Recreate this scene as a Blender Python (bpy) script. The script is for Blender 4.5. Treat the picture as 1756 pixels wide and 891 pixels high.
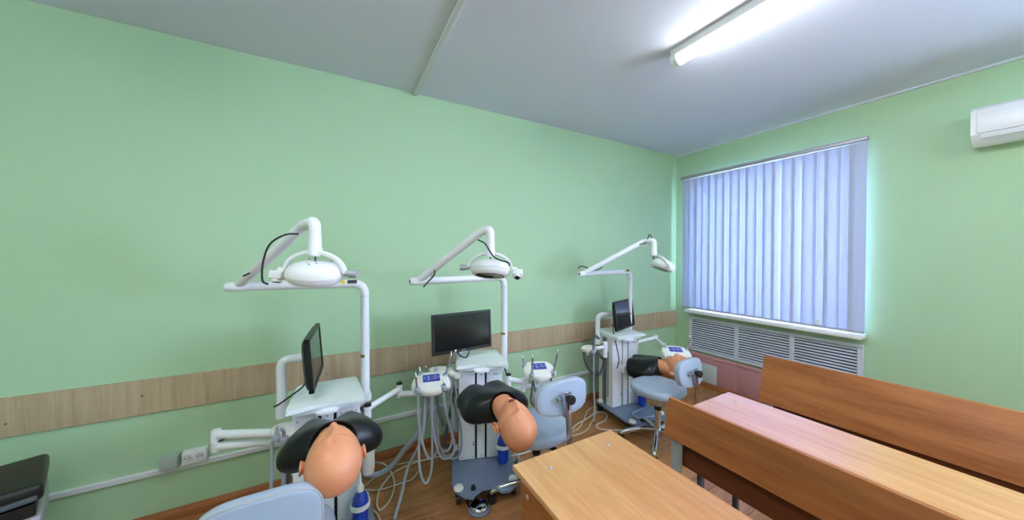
import bpy, bmesh, math, random
from mathutils import Vector as V, Matrix as M
random.seed(7)
S = bpy.context.scene
COL = S.collection
for o in list(bpy.data.objects): bpy.data.objects.remove(o)
PI = math.pi
R = math.radians

# ------------------------------------------------------------------ camera, world, exposure
CAM_H = 1.55
cam = bpy.data.cameras.new('camera'); cam_o = bpy.data.objects.new('camera', cam); COL.objects.link(cam_o)
cam.sensor_width = 36.0; cam.lens = 551.0/1756.0*36.0; cam.clip_start = 0.02
cam_o.location = (0, 0, CAM_H); cam_o.rotation_euler = (R(90-0.8), 0, R(-29.0))
S.camera = cam_o
W = bpy.data.worlds.new('sky'); S.world = W; W.use_nodes = True
bg = W.node_tree.nodes['Background']; bg.inputs[0].default_value = (0.60, 0.68, 1.0, 1); bg.inputs[1].default_value = 21.0
TUBE_POWER = 31.0
S.view_settings.view_transform = 'Standard'; S.view_settings.look = 'None'
S.view_settings.exposure = 0.76; S.view_settings.gamma = 1.0; S.view_settings.use_curve_mapping = False

# room dimensions (metres)
YW, XW, ZC = 2.60, 3.86, 2.825
XL, YB = -2.9, -3.2

# ------------------------------------------------------------------ materials
def srgb(r, g, b):
    f = lambda c: (c/12.92 if c <= .04045 else ((c+.055)/1.055)**2.4)
    return (f(r/255), f(g/255), f(b/255), 1)
MATS = {}
def mat(name, col, rough=.5, metal=0, var=.04, scale=8, bump=0, bscale=60, spec=.5, coat=0, trans=0, rnd=0, alpha=1):
    m = bpy.data.materials.new(name); m.use_nodes = True; nt = m.node_tree; b = nt.nodes['Principled BSDF']
    b.inputs['Roughness'].default_value = rough; b.inputs['Metallic'].default_value = metal
    b.inputs['Specular IOR Level'].default_value = spec
    if coat: b.inputs['Coat Weight'].default_value = coat; b.inputs['Coat Roughness'].default_value = .08
    if trans: b.inputs['Transmission Weight'].default_value = trans
    tc = nt.nodes.new('ShaderNodeTexCoord')
    n = nt.nodes.new('ShaderNodeTexNoise'); n.inputs['Scale'].default_value = scale; n.inputs['Detail'].default_value = 4
    nt.links.new(tc.outputs['Object'], n.inputs['Vector'])
    mx = nt.nodes.new('ShaderNodeMix'); mx.data_type = 'RGBA'
    mx.inputs[6].default_value = tuple(c*(1-var) for c in col[:3])+(1,); mx.inputs[7].default_value = tuple(min(1, c*(1+var)) for c in col[:3])+(1,)
    nt.links.new(n.outputs['Fac'], mx.inputs[0]); last = mx.outputs[2]
    if rnd:
        oi = nt.nodes.new('ShaderNodeObjectInfo'); hv = nt.nodes.new('ShaderNodeHueSaturation')
        mr = nt.nodes.new('ShaderNodeMapRange'); mr.inputs[3].default_value = 1-rnd; mr.inputs[4].default_value = 1+rnd
        nt.links.new(oi.outputs['Random'], mr.inputs[0]); nt.links.new(mr.outputs[0], hv.inputs['Value']); nt.links.new(last, hv.inputs['Color']); last = hv.outputs[0]
    nt.links.new(last, b.inputs['Base Color'])
    if bump:
        n2 = nt.nodes.new('ShaderNodeTexNoise'); n2.inputs['Scale'].default_value = bscale; n2.inputs['Detail'].default_value = 3
        nt.links.new(tc.outputs['Object'], n2.inputs['Vector'])
        bp = nt.nodes.new('ShaderNodeBump'); bp.inputs['Strength'].default_value = bump; bp.inputs['Distance'].default_value = .002
        nt.links.new(n2.outputs['Fac'], bp.inputs['Height']); nt.links.new(bp.outputs[0], b.inputs['Normal'])
    MATS[name] = m; return m
def wood(name, c1, c2, stretch, rough=.4, rnd=0, coat=0, spec=.5, fine=1.0):
    m = bpy.data.materials.new(name); m.use_nodes = True; nt = m.node_tree; b = nt.nodes['Principled BSDF']
    b.inputs['Roughness'].default_value = rough; b.inputs['Specular IOR Level'].default_value = spec
    if coat: b.inputs['Coat Weight'].default_value = coat; b.inputs['Coat Roughness'].default_value = .22; b.inputs['Coat IOR'].default_value = 1.75
    tc = nt.nodes.new('ShaderNodeTexCoord'); mp = nt.nodes.new('ShaderNodeMapping'); mp.inputs['Scale'].default_value = stretch
    nt.links.new(tc.outputs['Object'], mp.inputs[0]); src = mp.outputs[0]
    oi = nt.nodes.new('ShaderNodeObjectInfo')
    ad = nt.nodes.new('ShaderNodeVectorMath'); ad.operation = 'ADD'
    sc = nt.nodes.new('ShaderNodeMath'); sc.operation = 'MULTIPLY'; sc.inputs[1].default_value = 37.0
    nt.links.new(oi.outputs['Random'], sc.inputs[0]); nt.links.new(src, ad.inputs[0]); nt.links.new(sc.outputs[0], ad.inputs[1])
    n = nt.nodes.new('ShaderNodeTexNoise'); n.inputs['Scale'].default_value = 1.0; n.inputs['Detail'].default_value = 7; n.inputs['Distortion'].default_value = .6
    nt.links.new(ad.outputs[0], n.inputs['Vector'])
    n2 = nt.nodes.new('ShaderNodeTexNoise'); n2.inputs['Scale'].default_value = 6.0*fine; n2.inputs['Detail'].default_value = 3
    nt.links.new(ad.outputs[0], n2.inputs['Vector'])
    av = nt.nodes.new('ShaderNodeMath'); av.operation = 'MULTIPLY_ADD'; av.inputs[1].default_value = .35
    s2 = nt.nodes.new('ShaderNodeMath'); s2.operation = 'MULTIPLY'; s2.inputs[1].default_value = .65
    nt.links.new(n.outputs['Fac'], s2.inputs[0]); nt.links.new(n2.outputs['Fac'], av.inputs[0]); nt.links.new(s2.outputs[0], av.inputs[2])
    cr = nt.nodes.new('ShaderNodeValToRGB'); cr.color_ramp.elements[0].position = .36; cr.color_ramp.elements[1].position = .64
    cr.color_ramp.elements[0].color = c1; cr.color_ramp.elements[1].color = c2
    nt.links.new(av.outputs[0], cr.inputs[0]); last = cr.outputs[0]
    if rnd:
        hv = nt.nodes.new('ShaderNodeHueSaturation'); mr = nt.nodes.new('ShaderNodeMapRange'); mr.inputs[3].default_value = 1-rnd; mr.inputs[4].default_value = 1+rnd
        nt.links.new(oi.outputs['Random'], mr.inputs[0]); nt.links.new(mr.outputs[0], hv.inputs['Value']); nt.links.new(last, hv.inputs['Color']); last = hv.outputs[0]
    nt.links.new(last, b.inputs['Base Color']); MATS[name] = m; return m

mat('wall_paint', srgb(181, 214, 176), .6, var=.03, scale=1.5, bump=.12, bscale=220, spec=.35)
mat('ceiling_paint', srgb(216, 220, 232), .8, var=.02, scale=1.2, spec=.2)
mat('white_strip', srgb(222, 224, 230), .5, var=.02)
mat('white_plastic', srgb(242, 244, 250), .35, var=.02)
mat('white_metal', srgb(240, 243, 250), .3, var=.02, spec=.6)
mat('cream_plastic', srgb(238, 238, 232), .3, var=.02)
mat('tray_top', srgb(240, 248, 248), .3, var=.02)
mat('grey_metal', srgb(128, 138, 148), .38, .35, var=.04)
mat('plate_grey', srgb(128, 146, 172), .35, .2, var=.05, scale=5)
mat('aluminium', srgb(118, 124, 130), .4, .5, var=.03)
mat('black_plastic', srgb(22, 24, 26), .4, var=.1)
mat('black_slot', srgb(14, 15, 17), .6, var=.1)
mat('black_rubber', srgb(20, 25, 28), .34, var=.12, scale=6, bump=.08, bscale=120, spec=.3)
mat('screen_black', srgb(10, 11, 14), .16, var=.05, spec=.6)
mat('skin', srgb(226, 152, 112), .42, var=.07, scale=9, bump=.25, bscale=60)
mat('mouth', srgb(110, 38, 26), .5, var=.1)
mat('chrome', srgb(205, 208, 212), .12, 1.0, var=.03)
mat('vinyl', srgb(168, 183, 205), .42, var=.05, scale=7, bump=.15, bscale=40)
mat('vinyl_piping', srgb(178, 182, 190), .45, var=.04)
mat('hose_grey', srgb(170, 178, 192), .45, var=.04)
mat('hose_dark', srgb(86, 96, 106), .5, var=.05)
mat('cable_black', srgb(30, 33, 36), .5, var=.1)
mat('cable_beige', srgb(206, 204, 180), .45, var=.05)
mat('cable_white', srgb(222, 222, 216), .45, var=.04)
mat('blue_bottle', srgb(16, 62, 190), .12, var=.08, spec=.6, coat=.3)
mat('blue_panel', srgb(52, 70, 170), .35, var=.05, scale=20)
mat('blue_plastic', srgb(40, 80, 170), .35, var=.05)
mat('mark_white', srgb(225, 230, 245), .5, var=.02)
mat('mark_orange', srgb(214, 150, 90), .5, var=.02)
mat('sticker_yellow', srgb(235, 205, 40), .5, var=.05)
mat('ink', srgb(58, 60, 70), .6, var=.1)
mat('brass', srgb(170, 140, 80), .35, .8, var=.05)
mat('tile_pink', srgb(196, 142, 146), .22, var=.06, scale=5, rnd=.04)
mat('tile_pink_light', srgb(216, 162, 168), .22, var=.06, scale=5, rnd=.04)
mat('grout', srgb(214, 180, 176), .8, var=.05)
mat('panel_grey', srgb(202, 212, 214), .4, var=.03)
mat('box_grey', srgb(178, 190, 186), .4, var=.04)
mat('grille_white', srgb(210, 218, 232), .45, var=.02)
mat('lens', srgb(120, 118, 112), .08, .7, var=.15, scale=30)
mat('leg_grey', srgb(176, 184, 184), .4, .3, var=.04)
mat('leg_dark', srgb(86, 92, 98), .4, .3, var=.04)
mat('silver_plastic', srgb(176, 178, 190), .35, .2, var=.04)
mat('outdoor_wall', srgb(190, 195, 200), .8)
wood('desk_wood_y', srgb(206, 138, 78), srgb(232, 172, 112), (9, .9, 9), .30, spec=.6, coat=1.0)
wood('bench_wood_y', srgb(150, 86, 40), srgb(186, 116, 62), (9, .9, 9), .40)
wood('bench_shaded_y', srgb(84, 42, 20), srgb(110, 60, 30), (9, .9, 9), .45)  # bench wood in a darker copy, shade below the backrest put into its colour
wood('rail_wood', srgb(178, 154, 124), srgb(198, 176, 146), (26, 26, 1.2), .5)
wood('baseboard_wood', srgb(146, 84, 44), srgb(178, 108, 62), (1.5, 1.5, 20), .4)
wood('floor_wood', srgb(150, 98, 58), srgb(192, 136, 86), (2.0, 20, 20), .32, rnd=.10, spec=.6)
wood('floor_under', srgb(140, 92, 56), srgb(180, 126, 80), (2.0, 20, 20), .5)
def emit(name, col, s):
    m = bpy.data.materials.new(name); m.use_nodes = True; nt = m.node_tree; nt.nodes.clear()
    o = nt.nodes.new('ShaderNodeOutputMaterial'); e = nt.nodes.new('ShaderNodeEmission'); e.inputs[0].default_value = col; e.inputs[1].default_value = s
    nt.links.new(e.outputs[0], o.inputs[0]); MATS[name] = m
emit('tube_light', (0.93, 0.95, 1.0, 1), TUBE_POWER)
def blind_mat():
    m = bpy.data.materials.new('blind_fabric'); m.use_nodes = True; nt = m.node_tree; nt.nodes.clear()
    o = nt.nodes.new('ShaderNodeOutputMaterial'); d = nt.nodes.new('ShaderNodeBsdfDiffuse'); t = nt.nodes.new('ShaderNodeBsdfTranslucent'); mx = nt.nodes.new('ShaderNodeMixShader')
    tc = nt.nodes.new('ShaderNodeTexCoord'); n = nt.nodes.new('ShaderNodeTexNoise'); n.inputs['Scale'].default_value = 60
    cr = nt.nodes.new('ShaderNodeValToRGB'); cr.color_ramp.elements[0].color = (.60, .65, .86, 1); cr.color_ramp.elements[1].color = (.70, .75, .93, 1)
    nt.links.new(tc.outputs['Object'], n.inputs['Vector']); nt.links.new(n.outputs['Fac'], cr.inputs[0])
    nt.links.new(cr.outputs[0], d.inputs[0]); nt.links.new(cr.outputs[0], t.inputs[0])
    mx.inputs[0].default_value = .20; nt.links.new(d.outputs[0], mx.inputs[1]); nt.links.new(t.outputs[0], mx.inputs[2]); nt.links.new(mx.outputs[0], o.inputs[0]); MATS['blind_fabric'] = m
blind_mat()
def glass_mat():
    m = bpy.data.materials.new('window_glass'); m.use_nodes = True; nt = m.node_tree; nt.nodes.clear()
    o = nt.nodes.new('ShaderNodeOutputMaterial'); t = nt.nodes.new('ShaderNodeBsdfTransparent'); g = nt.nodes.new('ShaderNodeBsdfGlossy'); mx = nt.nodes.new('ShaderNodeMixShader')
    t.inputs[0].default_value = (.95, .97, .97, 1); g.inputs['Roughness'].default_value = .02; mx.inputs[0].default_value = .06
    nt.links.new(t.outputs[0], mx.inputs[1]); nt.links.new(g.outputs[0], mx.inputs[2]); nt.links.new(mx.outputs[0], o.inputs[0]); MATS['window_glass'] = m
glass_mat()

# ------------------------------------------------------------------ mesh helpers
def nb(): return bmesh.new()
def box(bm, x0, x1, y0, y1, z0, z1, bev=0, seg=2):
    t = bmesh.new(); bmesh.ops.create_cube(t, size=1)
    for v in t.verts: v.co = V(((x0+x1)/2+v.co.x*(x1-x0), (y0+y1)/2+v.co.y*(y1-y0), (z0+z1)/2+v.co.z*(z1-z0)))
    if bev: bmesh.ops.bevel(t, geom=t.edges[:], offset=bev, segments=seg, profile=.5, affect='EDGES')
    merge(bm, t); return bm
def merge(bm, t, mtx=None):
    if mtx: bmesh.ops.transform(t, matrix=mtx, verts=t.verts[:])
    me = bpy.data.meshes.new('tmp'); t.to_mesh(me); t.free(); bm.from_mesh(me); bpy.data.meshes.remove(me)
def loft(bm, rings, cap=True, closed=True):
    vs = [[bm.verts.new(p) for p in r] for r in rings]; n = len(rings[0])
    for a, b in zip(vs[:-1], vs[1:]):
        for i in range(n if closed else n-1):
            j = (i+1) % n
            try: bm.faces.new((a[i], a[j], b[j], b[i]))
            except ValueError: pass
    if cap:
        bm.faces.new(list(reversed(vs[0]))); bm.faces.new(vs[-1])
    return bm
def frame_for(d):
    d = d.normalized(); up = V((0, 0, 1)) if abs(d.z) < .95 else V((1, 0, 0))
    a = d.cross(up).normalized(); return a, a.cross(d).normalized()
def catmull(pts, k=6):
    pts = [V(p) for p in pts]; P = [pts[0]*2-pts[1]]+pts+[pts[-1]*2-pts[-2]]; out = []
    for i in range(1, len(P)-2):
        for s in range(k):
            t = s/k; a, b, c, d = P[i-1], P[i], P[i+1], P[i+2]
            out.append(.5*((2*b)+(c-a)*t+(2*a-5*b+4*c-d)*t*t+(3*b-a-3*c+d)*t**3))
    out.append(pts[-1]); return out
def fillet(pts, rad, k=6):
    pts = [V(p) for p in pts]; out = [pts[0]]
    for i in range(1, len(pts)-1):
        a, b, c = pts[i-1], pts[i], pts[i+1]; u = (a-b); w = (c-b); r = min(rad, u.length*.49, w.length*.49)
        p = b+u.normalized()*r; q = b+w.normalized()*r
        for s in range(k+1):
            t = s/k; out.append(p*(1-t)**2+b*2*t*(1-t)+q*t*t)
    out.append(pts[-1]); return out
def sweep(bm, pts, r, n=10):
    pts = [V(p) for p in pts]; rings = []; a = b = None
    for i, p in enumerate(pts):
        d = (pts[min(i+1, len(pts)-1)]-pts[max(i-1, 0)])
        if d.length < 1e-7: d = V((0, 0, 1))
        d.normalize()
        if a is None: a, b = frame_for(d)
        else:
            a = (a-d*a.dot(d)).normalized(); b = a.cross(d).normalized()
        rr = r[i] if isinstance(r, (list, tuple)) else r
        rings.append([p+a*math.cos(2*PI*j/n)*rr+b*math.sin(2*PI*j/n)*rr for j in range(n)])
    return loft(bm, rings)
def cyl(bm, p, q, r, n=16): return sweep(bm, [p, q], r, n)
def lathe(bm, prof, center=(0, 0, 0), n=20, axis=None, sx=1, sy=1):
    c = V(center); rings = []
    for r, z in prof: rings.append([V((math.cos(2*PI*i/n)*r*sx, math.sin(2*PI*i/n)*r*sy, z)) for i in range(n)])
    t = bmesh.new(); loft(t, rings)
    if axis is not None:
        q = V((0, 0, 1)).rotation_difference(V(axis)); bmesh.ops.transform(t, matrix=q.to_matrix().to_4x4(), verts=t.verts[:])
    bmesh.ops.translate(t, vec=c, verts=t.verts[:]); merge(bm, t); return bm
def ball(bm, c, r, sc=(1, 1, 1), u=20, v=12, mtx=None):
    t = bmesh.new(); bmesh.ops.create_uvsphere(t, u_segments=u, v_segments=v, radius=r)
    for w in t.verts: w.co = V((w.co.x*sc[0], w.co.y*sc[1], w.co.z*sc[2]))
    if mtx: bmesh.ops.transform(t, matrix=mtx, verts=t.verts[:])
    bmesh.ops.translate(t, vec=V(c), verts=t.verts[:]); merge(bm, t); return bm
def sring(hx, hy, e, n, fn):
    out = []
    for i in range(n):
        a = 2*PI*i/n; c, s = math.cos(a), math.sin(a)
        out.append(fn(math.copysign(abs(c)**(2/e), c)*hx, math.copysign(abs(s)**(2/e), s)*hy))
    return out
def prism(bm, poly, z0, z1):
    return loft(bm, [[V((x, y, z0)) for x, y in poly], [V((x, y, z1)) for x, y in poly]])
MW = {}
def obj(name, bm, m, parent=None, smooth=None, world=False, **kw):
    me = bpy.data.meshes.new(name)
    if world and parent is not None: bmesh.ops.transform(bm, matrix=MW[parent].inverted(), verts=bm.verts[:])
    bmesh.ops.recalc_face_normals(bm, faces=bm.faces[:])
    bm.to_mesh(me); bm.free()
    if isinstance(m, str): me.materials.append(MATS[m])
    o = bpy.data.objects.new(name, me); COL.objects.link(o)
    if smooth is None or smooth:
        for p in me.polygons: p.use_smooth = True
        try: me.set_sharp_from_angle(angle=R(38 if smooth is None else smooth))
        except Exception: pass
    if parent is not None: o.parent = parent; MW[o] = MW[parent]
    else: MW[o] = M.Identity(4)
    for k, v in kw.items(): o[k] = v
    return o
def dup(src, parent, loc=(0, 0, 0), rot=(0, 0, 0), **kw):
    c = src.copy(); COL.objects.link(c); c.parent = parent; c.location = loc; c.rotation_euler = rot
    for k, v in kw.items(): c[k] = v
    return c
def thing(name, label, cat, loc=(0, 0, 0), rz=0, group=None):
    o = bpy.data.objects.new(name, None); COL.objects.link(o); o.location = loc; o.rotation_euler = (0, 0, rz); o.empty_display_size = .05
    o['label'] = label; o['category'] = cat
    if group: o['group'] = group
    MW[o] = M.Translation(V(loc)) @ M.Rotation(rz, 4, 'Z'); return o
def struct(name, bm, m, parent=None, smooth=None): 
    o = obj(name, bm, m, parent, smooth)
    if parent is None: o['kind'] = 'structure'
    return o
# photograph pixel -> point, used only to measure where things stand
_y, _p = R(29), R(.8)
_F = V((math.sin(_y)*math.cos(_p), math.cos(_y)*math.cos(_p), -math.sin(_p))); _R = V((math.cos(_y), -math.sin(_y), 0)); _U = _R.cross(_F)
def ray(x, y): return _F+_R*((x-878)/551)-_U*((y-445.5)/551)
def az(x, y, z): d = ray(x, y); return V((0, 0, CAM_H))+d*((z-CAM_H)/d.z)
def ay(x, y, Y): d = ray(x, y); return V((0, 0, CAM_H))+d*(Y/d.y)
def at(x, y, t): return V((0, 0, CAM_H))+ray(x, y)*t

# ------------------------------------------------------------------ room shell
fl = struct('floor', box(nb(), XL-.1, XW+.1, YB-.1, YW+.1, -.12, -.006), 'floor_under')
struct('ceiling', box(nb(), XL-.1, XW+.1, YB-.1, YW+.1, ZC, ZC+.12), 'ceiling_paint')
struct('wall_left', box(nb(), XL-.1, XW+.3, YW, YW+.12, -.006, ZC), 'wall_paint')
struct('wall_back', box(nb(), XL-.1, XW+.3, YB-.12, YB, -.006, ZC), 'wall_paint')
struct('wall_front', box(nb(), XL-.12, XL, YB, YW, -.006, ZC), 'wall_paint')
WY0, WY1, WZ0, WZ1 = 1.0, 2.36, .90, 2.42     # window opening in the right wall
b = nb()
VY0, VY1 = -2.55, -.75                        # opening for an unseen window, added for daylight behind the viewer
box(b, XW, XW+.3, YB, VY0, -.006, ZC); box(b, XW, XW+.3, VY1, WY0, -.006, ZC); box(b, XW, XW+.3, WY1, YW, -.006, ZC)
for ya, yb in ((WY0, WY1), (VY0, VY1)):
    box(b, XW, XW+.3, ya, yb, -.006, WZ0); box(b, XW, XW+.3, ya, yb, WZ1, ZC)
struct('wall_right', b, 'wall_paint')
# floor planks, running along the long wall, each its own board
PL, PWID = .92, .115
b = nb(); box(b, 0, PL-.002, 0, PWID-.0018, -.006, 0, .0012, 1); plank0 = obj('plank', b, 'floor_wood', fl, False)
first = True; row = 0; yy = YW-.012-PWID
while yy > .30:
    x = -1.75 + (row*0.37) % PL - PL
    while x < XW-.02:
        L = min(PL, XW-.012-x)
        if x+PL > -1.0 and L > .05:
            if L < PL-.001:
                q = obj('plank', box(nb(), 0, L, 0, PWID-.0018, -.006, 0, .0012, 1), 'floor_wood', fl, False); q.location = (x, yy, 0)
            elif first: plank0.location = (x, yy, 0); first = False
            else: dup(plank0, fl, (x, yy, 0))
        x += PL
    yy -= PWID; row += 1
# baseboards
def baseprof(bm, p, q, nrm, h=.065, t=.018):
    p, q, nrm = V(p), V(q), V(nrm); prof = [(0, 0), (t, 0), (t, h*.55), (t*.75, h*.75), (t*.4, h*.95), (0, h)]
    loft(bm, [[c+nrm*a+V((0, 0, z)) for a, z in prof] for c in (p, q)]); return bm
struct('baseboard_left', baseprof(nb(), (XL, YW, 0), (XW, YW, 0), (0, -1, 0)), 'baseboard_wood')
struct('baseboard_right', baseprof(nb(), (XW-.018, YB, 0), (XW-.018, YW-.02, 0), (-1, 0, 0), .05), 'baseboard_wood')
# wooden wall rail with screw heads
rail = struct('trim_1', box(nb(), XL, XW-.002, YW-.016, YW, .652, .848, .002, 1), 'rail_wood')
for x in (-1.42, -.95, -.05, .45, 1.22, 1.42, 1.95, 2.75, 3.35):
    s = obj('screw', lathe(nb(), [(.0045, 0), (.0045, .002), (.002, .003)], (x, YW-.016, .76 if int(x*10) % 2 else .72), 10, (0, -1, 0)), 'leg_dark', rail)
# cornice strip along the window wall and shallow joint strip across the ceiling
struct('trim_2', box(nb(), XW-.022, XW, YB, YW, ZC-.018, ZC, .003, 1), 'ceiling_paint')
struct('trim_3', box(nb(), .55, .585, YB, YW, ZC-.022, ZC, .004, 2), 'white_strip')

# ------------------------------------------------------------------ window with frame, sill, blind
w1 = bpy.data.objects.new('window_1', None); COL.objects.link(w1); w1['kind'] = 'structure'; w1['label'] = 'daylit window behind the closed vertical blind'; MW[w1] = M.Identity(4)
b = nb(); fx0, fx1 = XW+.16, XW+.22
for y0, y1, z0, z1 in ((WY0, WY1, WZ0, WZ0+.06), (WY0, WY1, WZ1-.06, WZ1), (WY0, WY0+.06, WZ0+.06, WZ1-.06), (WY1-.06, WY1, WZ0+.06, WZ1-.06), (1.42, 1.50, WZ0+.06, WZ1-.06)):
    box(b, fx0, fx1, y0, y1, z0, z1, .006, 2)
obj('window_frame', b, 'white_plastic', w1)
for y0, y1 in ((WY0+.06, 1.42), (1.50, WY1-.06)):
    obj('pane', box(nb(), XW+.185, XW+.195, y0, y1, WZ0+.06, WZ1-.06), 'window_glass', w1)
obj('window_sill', box(nb(), XW-.13, XW+.16, .895, 2.40, .862, .896, .008, 3), 'white_plastic', w1)
w2 = bpy.data.objects.new('window_added', None); COL.objects.link(w2); w2['kind'] = 'structure'; w2['label'] = 'unseen uncovered window added for daylight behind the viewer'; MW[w2] = M.Identity(4)  # unseen window, added to bring more daylight into the room
b = nb(); vm = (VY0+VY1)/2
for y0, y1, z0, z1 in ((VY0, VY1, WZ0, WZ0+.06), (VY0, VY1, WZ1-.06, WZ1), (VY0, VY0+.06, WZ0+.06, WZ1-.06), (VY1-.06, VY1, WZ0+.06, WZ1-.06), (vm-.04, vm+.04, WZ0+.06, WZ1-.06)):
    box(b, fx0, fx1, y0, y1, z0, z1, .006, 2)
obj('window_frame', b, 'white_plastic', w2)
for y0, y1 in ((VY0+.06, vm-.04), (vm+.04, VY1-.06)): obj('pane', box(nb(), XW+.185, XW+.195, y0, y1, WZ0+.06, WZ1-.06), 'window_glass', w2)
obj('window_sill', box(nb(), XW-.13, XW+.16, VY0-.04, VY1+.04, .862, .896, .008, 3), 'white_plastic', w2)
vb = thing('vertical_blind', 'pale translucent vertical blind closed over the bright window', 'blind', (3.80, 1.69, 0))
obj('headrail', box(nb(), 3.772, 3.83, .89, 2.49, 2.485, 2.52, .006, 2), 'silver_plastic', vb, world=True)
NS, SW = 20, .104
def slat(w):
    rings = []
    for z in (.925, 2.478):
        rings.append([V((x, y, z)) for x, y in ((.004, -w/2), (.0, -w/4), (-.0015, 0), (0, w/4), (.004, w/2), (.0047, w/2), (.0007, w/4), (-.0008, 0), (.0007, -w/4), (.0047, -w/2))])
    return loft(nb(), rings)
s0 = obj('slat', slat(SW), 'blind_fabric', vb)
step = (2.48-.895-SW)/(NS-1)
for i in range(NS):
    y = .895+SW/2+i*step-1.69
    rot = R(random.uniform(-1.5, 1.5)) + (R(14) if i in (5, 7) else 0)
    s = s0 if i == 0 else dup(s0, vb)
    s.location = (.0035 if i % 2 else -.0035, y, 0); s.rotation_euler = (0, 0, rot)
k0 = None
for i in range(NS):
    y = .895+SW/2+i*step-1.69
    if k0 is None: k0 = obj('slat_weight', box(nb(), -.003, .006, -SW/2+.004, SW/2-.004, .905, .927, .001, 1), 'silver_plastic', vb); k0.location = (0, y, 0)
    else: dup(k0, vb, (0, y, 0))
b = nb(); sweep(b, [(3.775, 1.19, 2.48), (3.772, 1.19, 1.0), (3.772, 1.18, .985)], .0025, 6); box(b, 3.764, 3.78, 1.172, 1.196, .93, .985, .003, 1)
obj('pull_chain', b, 'white_plastic', vb, world=True)

# radiator grille cover
rg = thing('radiator_grille', 'white slatted radiator cover in three panels below the window sill', 'radiator cover', (XW, 1.65, 0))
GY0, GY1, GZ0, GZ1 = .908, 2.404, .40, .806
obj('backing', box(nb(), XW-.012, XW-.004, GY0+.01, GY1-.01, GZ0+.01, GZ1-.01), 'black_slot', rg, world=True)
b = nb(); gx0, gx1 = XW-.034, XW-.001
for y0, y1, z0, z1 in ((GY0, GY1, GZ0, GZ0+.03), (GY0, GY1, GZ1-.03, GZ1), (GY0, GY0+.035, GZ0+.03, GZ1-.03), (GY1-.035, GY1, GZ0+.03, GZ1-.03)): box(b, gx0, gx1, y0, y1, z0, z1, .003, 1)
obj('grille_frame', b, 'grille_white', rg, world=True)
divs = (1.385, 1.87)
for yv in divs: obj('divider', box(nb(), gx0, gx1, yv-.018, yv+.018, GZ0+.03, GZ1-.03, .003, 1), 'grille_white', rg, world=True)
bays = [(GY0+.035, divs[0]-.018), (divs[0]+.018, divs[1]-.018), (divs[1]+.018, GY1-.035)]
for y0, y1 in bays:
    t = bmesh.new(); L = y1-y0
    for i in range(13):
        z = GZ0+.03+(GZ1-GZ0-.06)*(i+.5)/13
        if i == 0: 
            rr = nb(); box(rr, -.0105, .0105, -L/2, L/2, -.002, .002, .001, 1)
            bmesh.ops.rotate(rr, verts=rr.verts[:], cent=(0, 0, 0), matrix=M.Rotation(R(-38), 3, 'Y'))
            sl = obj('slat', rr, 'grille_white', rg); sl.location = (gx0+.012-XW, (y0+y1)/2-1.65, z)
        else: dup(sl, rg, (gx0+.012-XW, (y0+y1)/2-1.65, z))
    t.free()
# pink tiled dado below the grille
td = thing('tiled_dado', 'pink glazed tile strip along the foot of the window wall', 'wall tiles', (XW, 1.7, 0))
obj('grout_bed', box(nb(), XW-.014, XW, -.2, YW, .0, .372), 'grout', td, world=True)
ty = YW-.005; ti = 0; TW = .2635
edges = [YW-.004, 2.386, 2.123, 1.861, 1.60, 1.337, 1.075, .81, .55, .29, .03]
for y1, y0 in zip(edges[:-1], edges[1:]):
    obj('tile', box(nb(), XW-.020, XW-.012, y0+.003, y1-.003, .05, .335, .002, 2), 'tile_pink', td, world=True)
    obj('cap_tile', box(nb(), XW-.026, XW-.006, y0+.002, y1-.002, .339, .378, .006, 3), 'tile_pink_light', td, world=True)
o = obj('access_cover', box(nb(), XW-.030, XW-.0195, 2.07, 2.30, .055, .272, .003, 2), 'panel_grey'); o['label'] = 'pale grey square cover plate on the pink tiles'; o['category'] = 'cover plate'

# ------------------------------------------------------------------ ceiling tube lamps
def tube_lamp(x, y0, y1, label):
    t = thing('tube_light', label, 'ceiling light', (x, (y0+y1)/2, ZC), 0, 'fluorescent ceiling lamps')
    obj('housing', box(nb(), x-.05, x+.05, y0+.005, y1-.005, ZC-.046, ZC, .006, 2), 'white_plastic', t, world=True)
    rings = []
    for y in (y0+.035, y1-.035): rings.append([V((x+math.cos(a)*.043, y, ZC-.048-math.sin(a)*.040)) for a in [PI*(i/14) for i in range(15)]])
    obj('diffuser', loft(nb(), rings), 'tube_light', t, world=True)
    for ya, yb in ((y0, y0+.037), (y1-.037, y1)):
        rings = []
        for y in (ya, yb): rings.append([V((x+math.cos(a)*.047, y, ZC-.048-math.sin(a)*.045)) for a in [PI*(i/14*1.24-.12) for i in range(15)]])
        obj('end_cap', loft(nb(), rings), 'white_plastic', t, world=True)
    return t
tube_lamp(1.885, .02, 1.29, 'long glowing fluorescent tube lamp on the ceiling')
for x, y, l in ((-.76, .02, 'unseen fluorescent tube lamp added for light, overhead on the left'), (1.885, -2.0, 'unseen fluorescent tube lamp added for light behind the viewer, window side'), (-.76, -2.0, 'unseen fluorescent tube lamp added for light behind the viewer, far from the window')): tube_lamp(x, y, y+1.27, l)  # three unseen lamps, added to light the room like the visible one

# ------------------------------------------------------------------ air conditioner on the window wall
ac = thing('air_conditioner', 'white air conditioner high on the window wall', 'air conditioner', (XW, .0, 2.27))
prof = [(0, 2.285), (.0, 2.52), (.17, 2.515), (.205, 2.49), (.21, 2.33), (.17, 2.29), (.1, 2.272)]
obj('casing', loft(nb(), [[V((XW-.001-a, y, z)) for a, z in prof] for y in (-.42, .395)]), 'white_plastic', ac, world=True)
obj('front_panel', box(nb(), XW-.222, XW-.206, -.40, .372, 2.335, 2.485, .005, 2), 'white_metal', ac, world=True)
obj('air_flap', box(nb(), XW-.218, XW-.198, -.385, .355, 2.302, 2.328, .003, 2), 'white_strip', ac, world=True)

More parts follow.
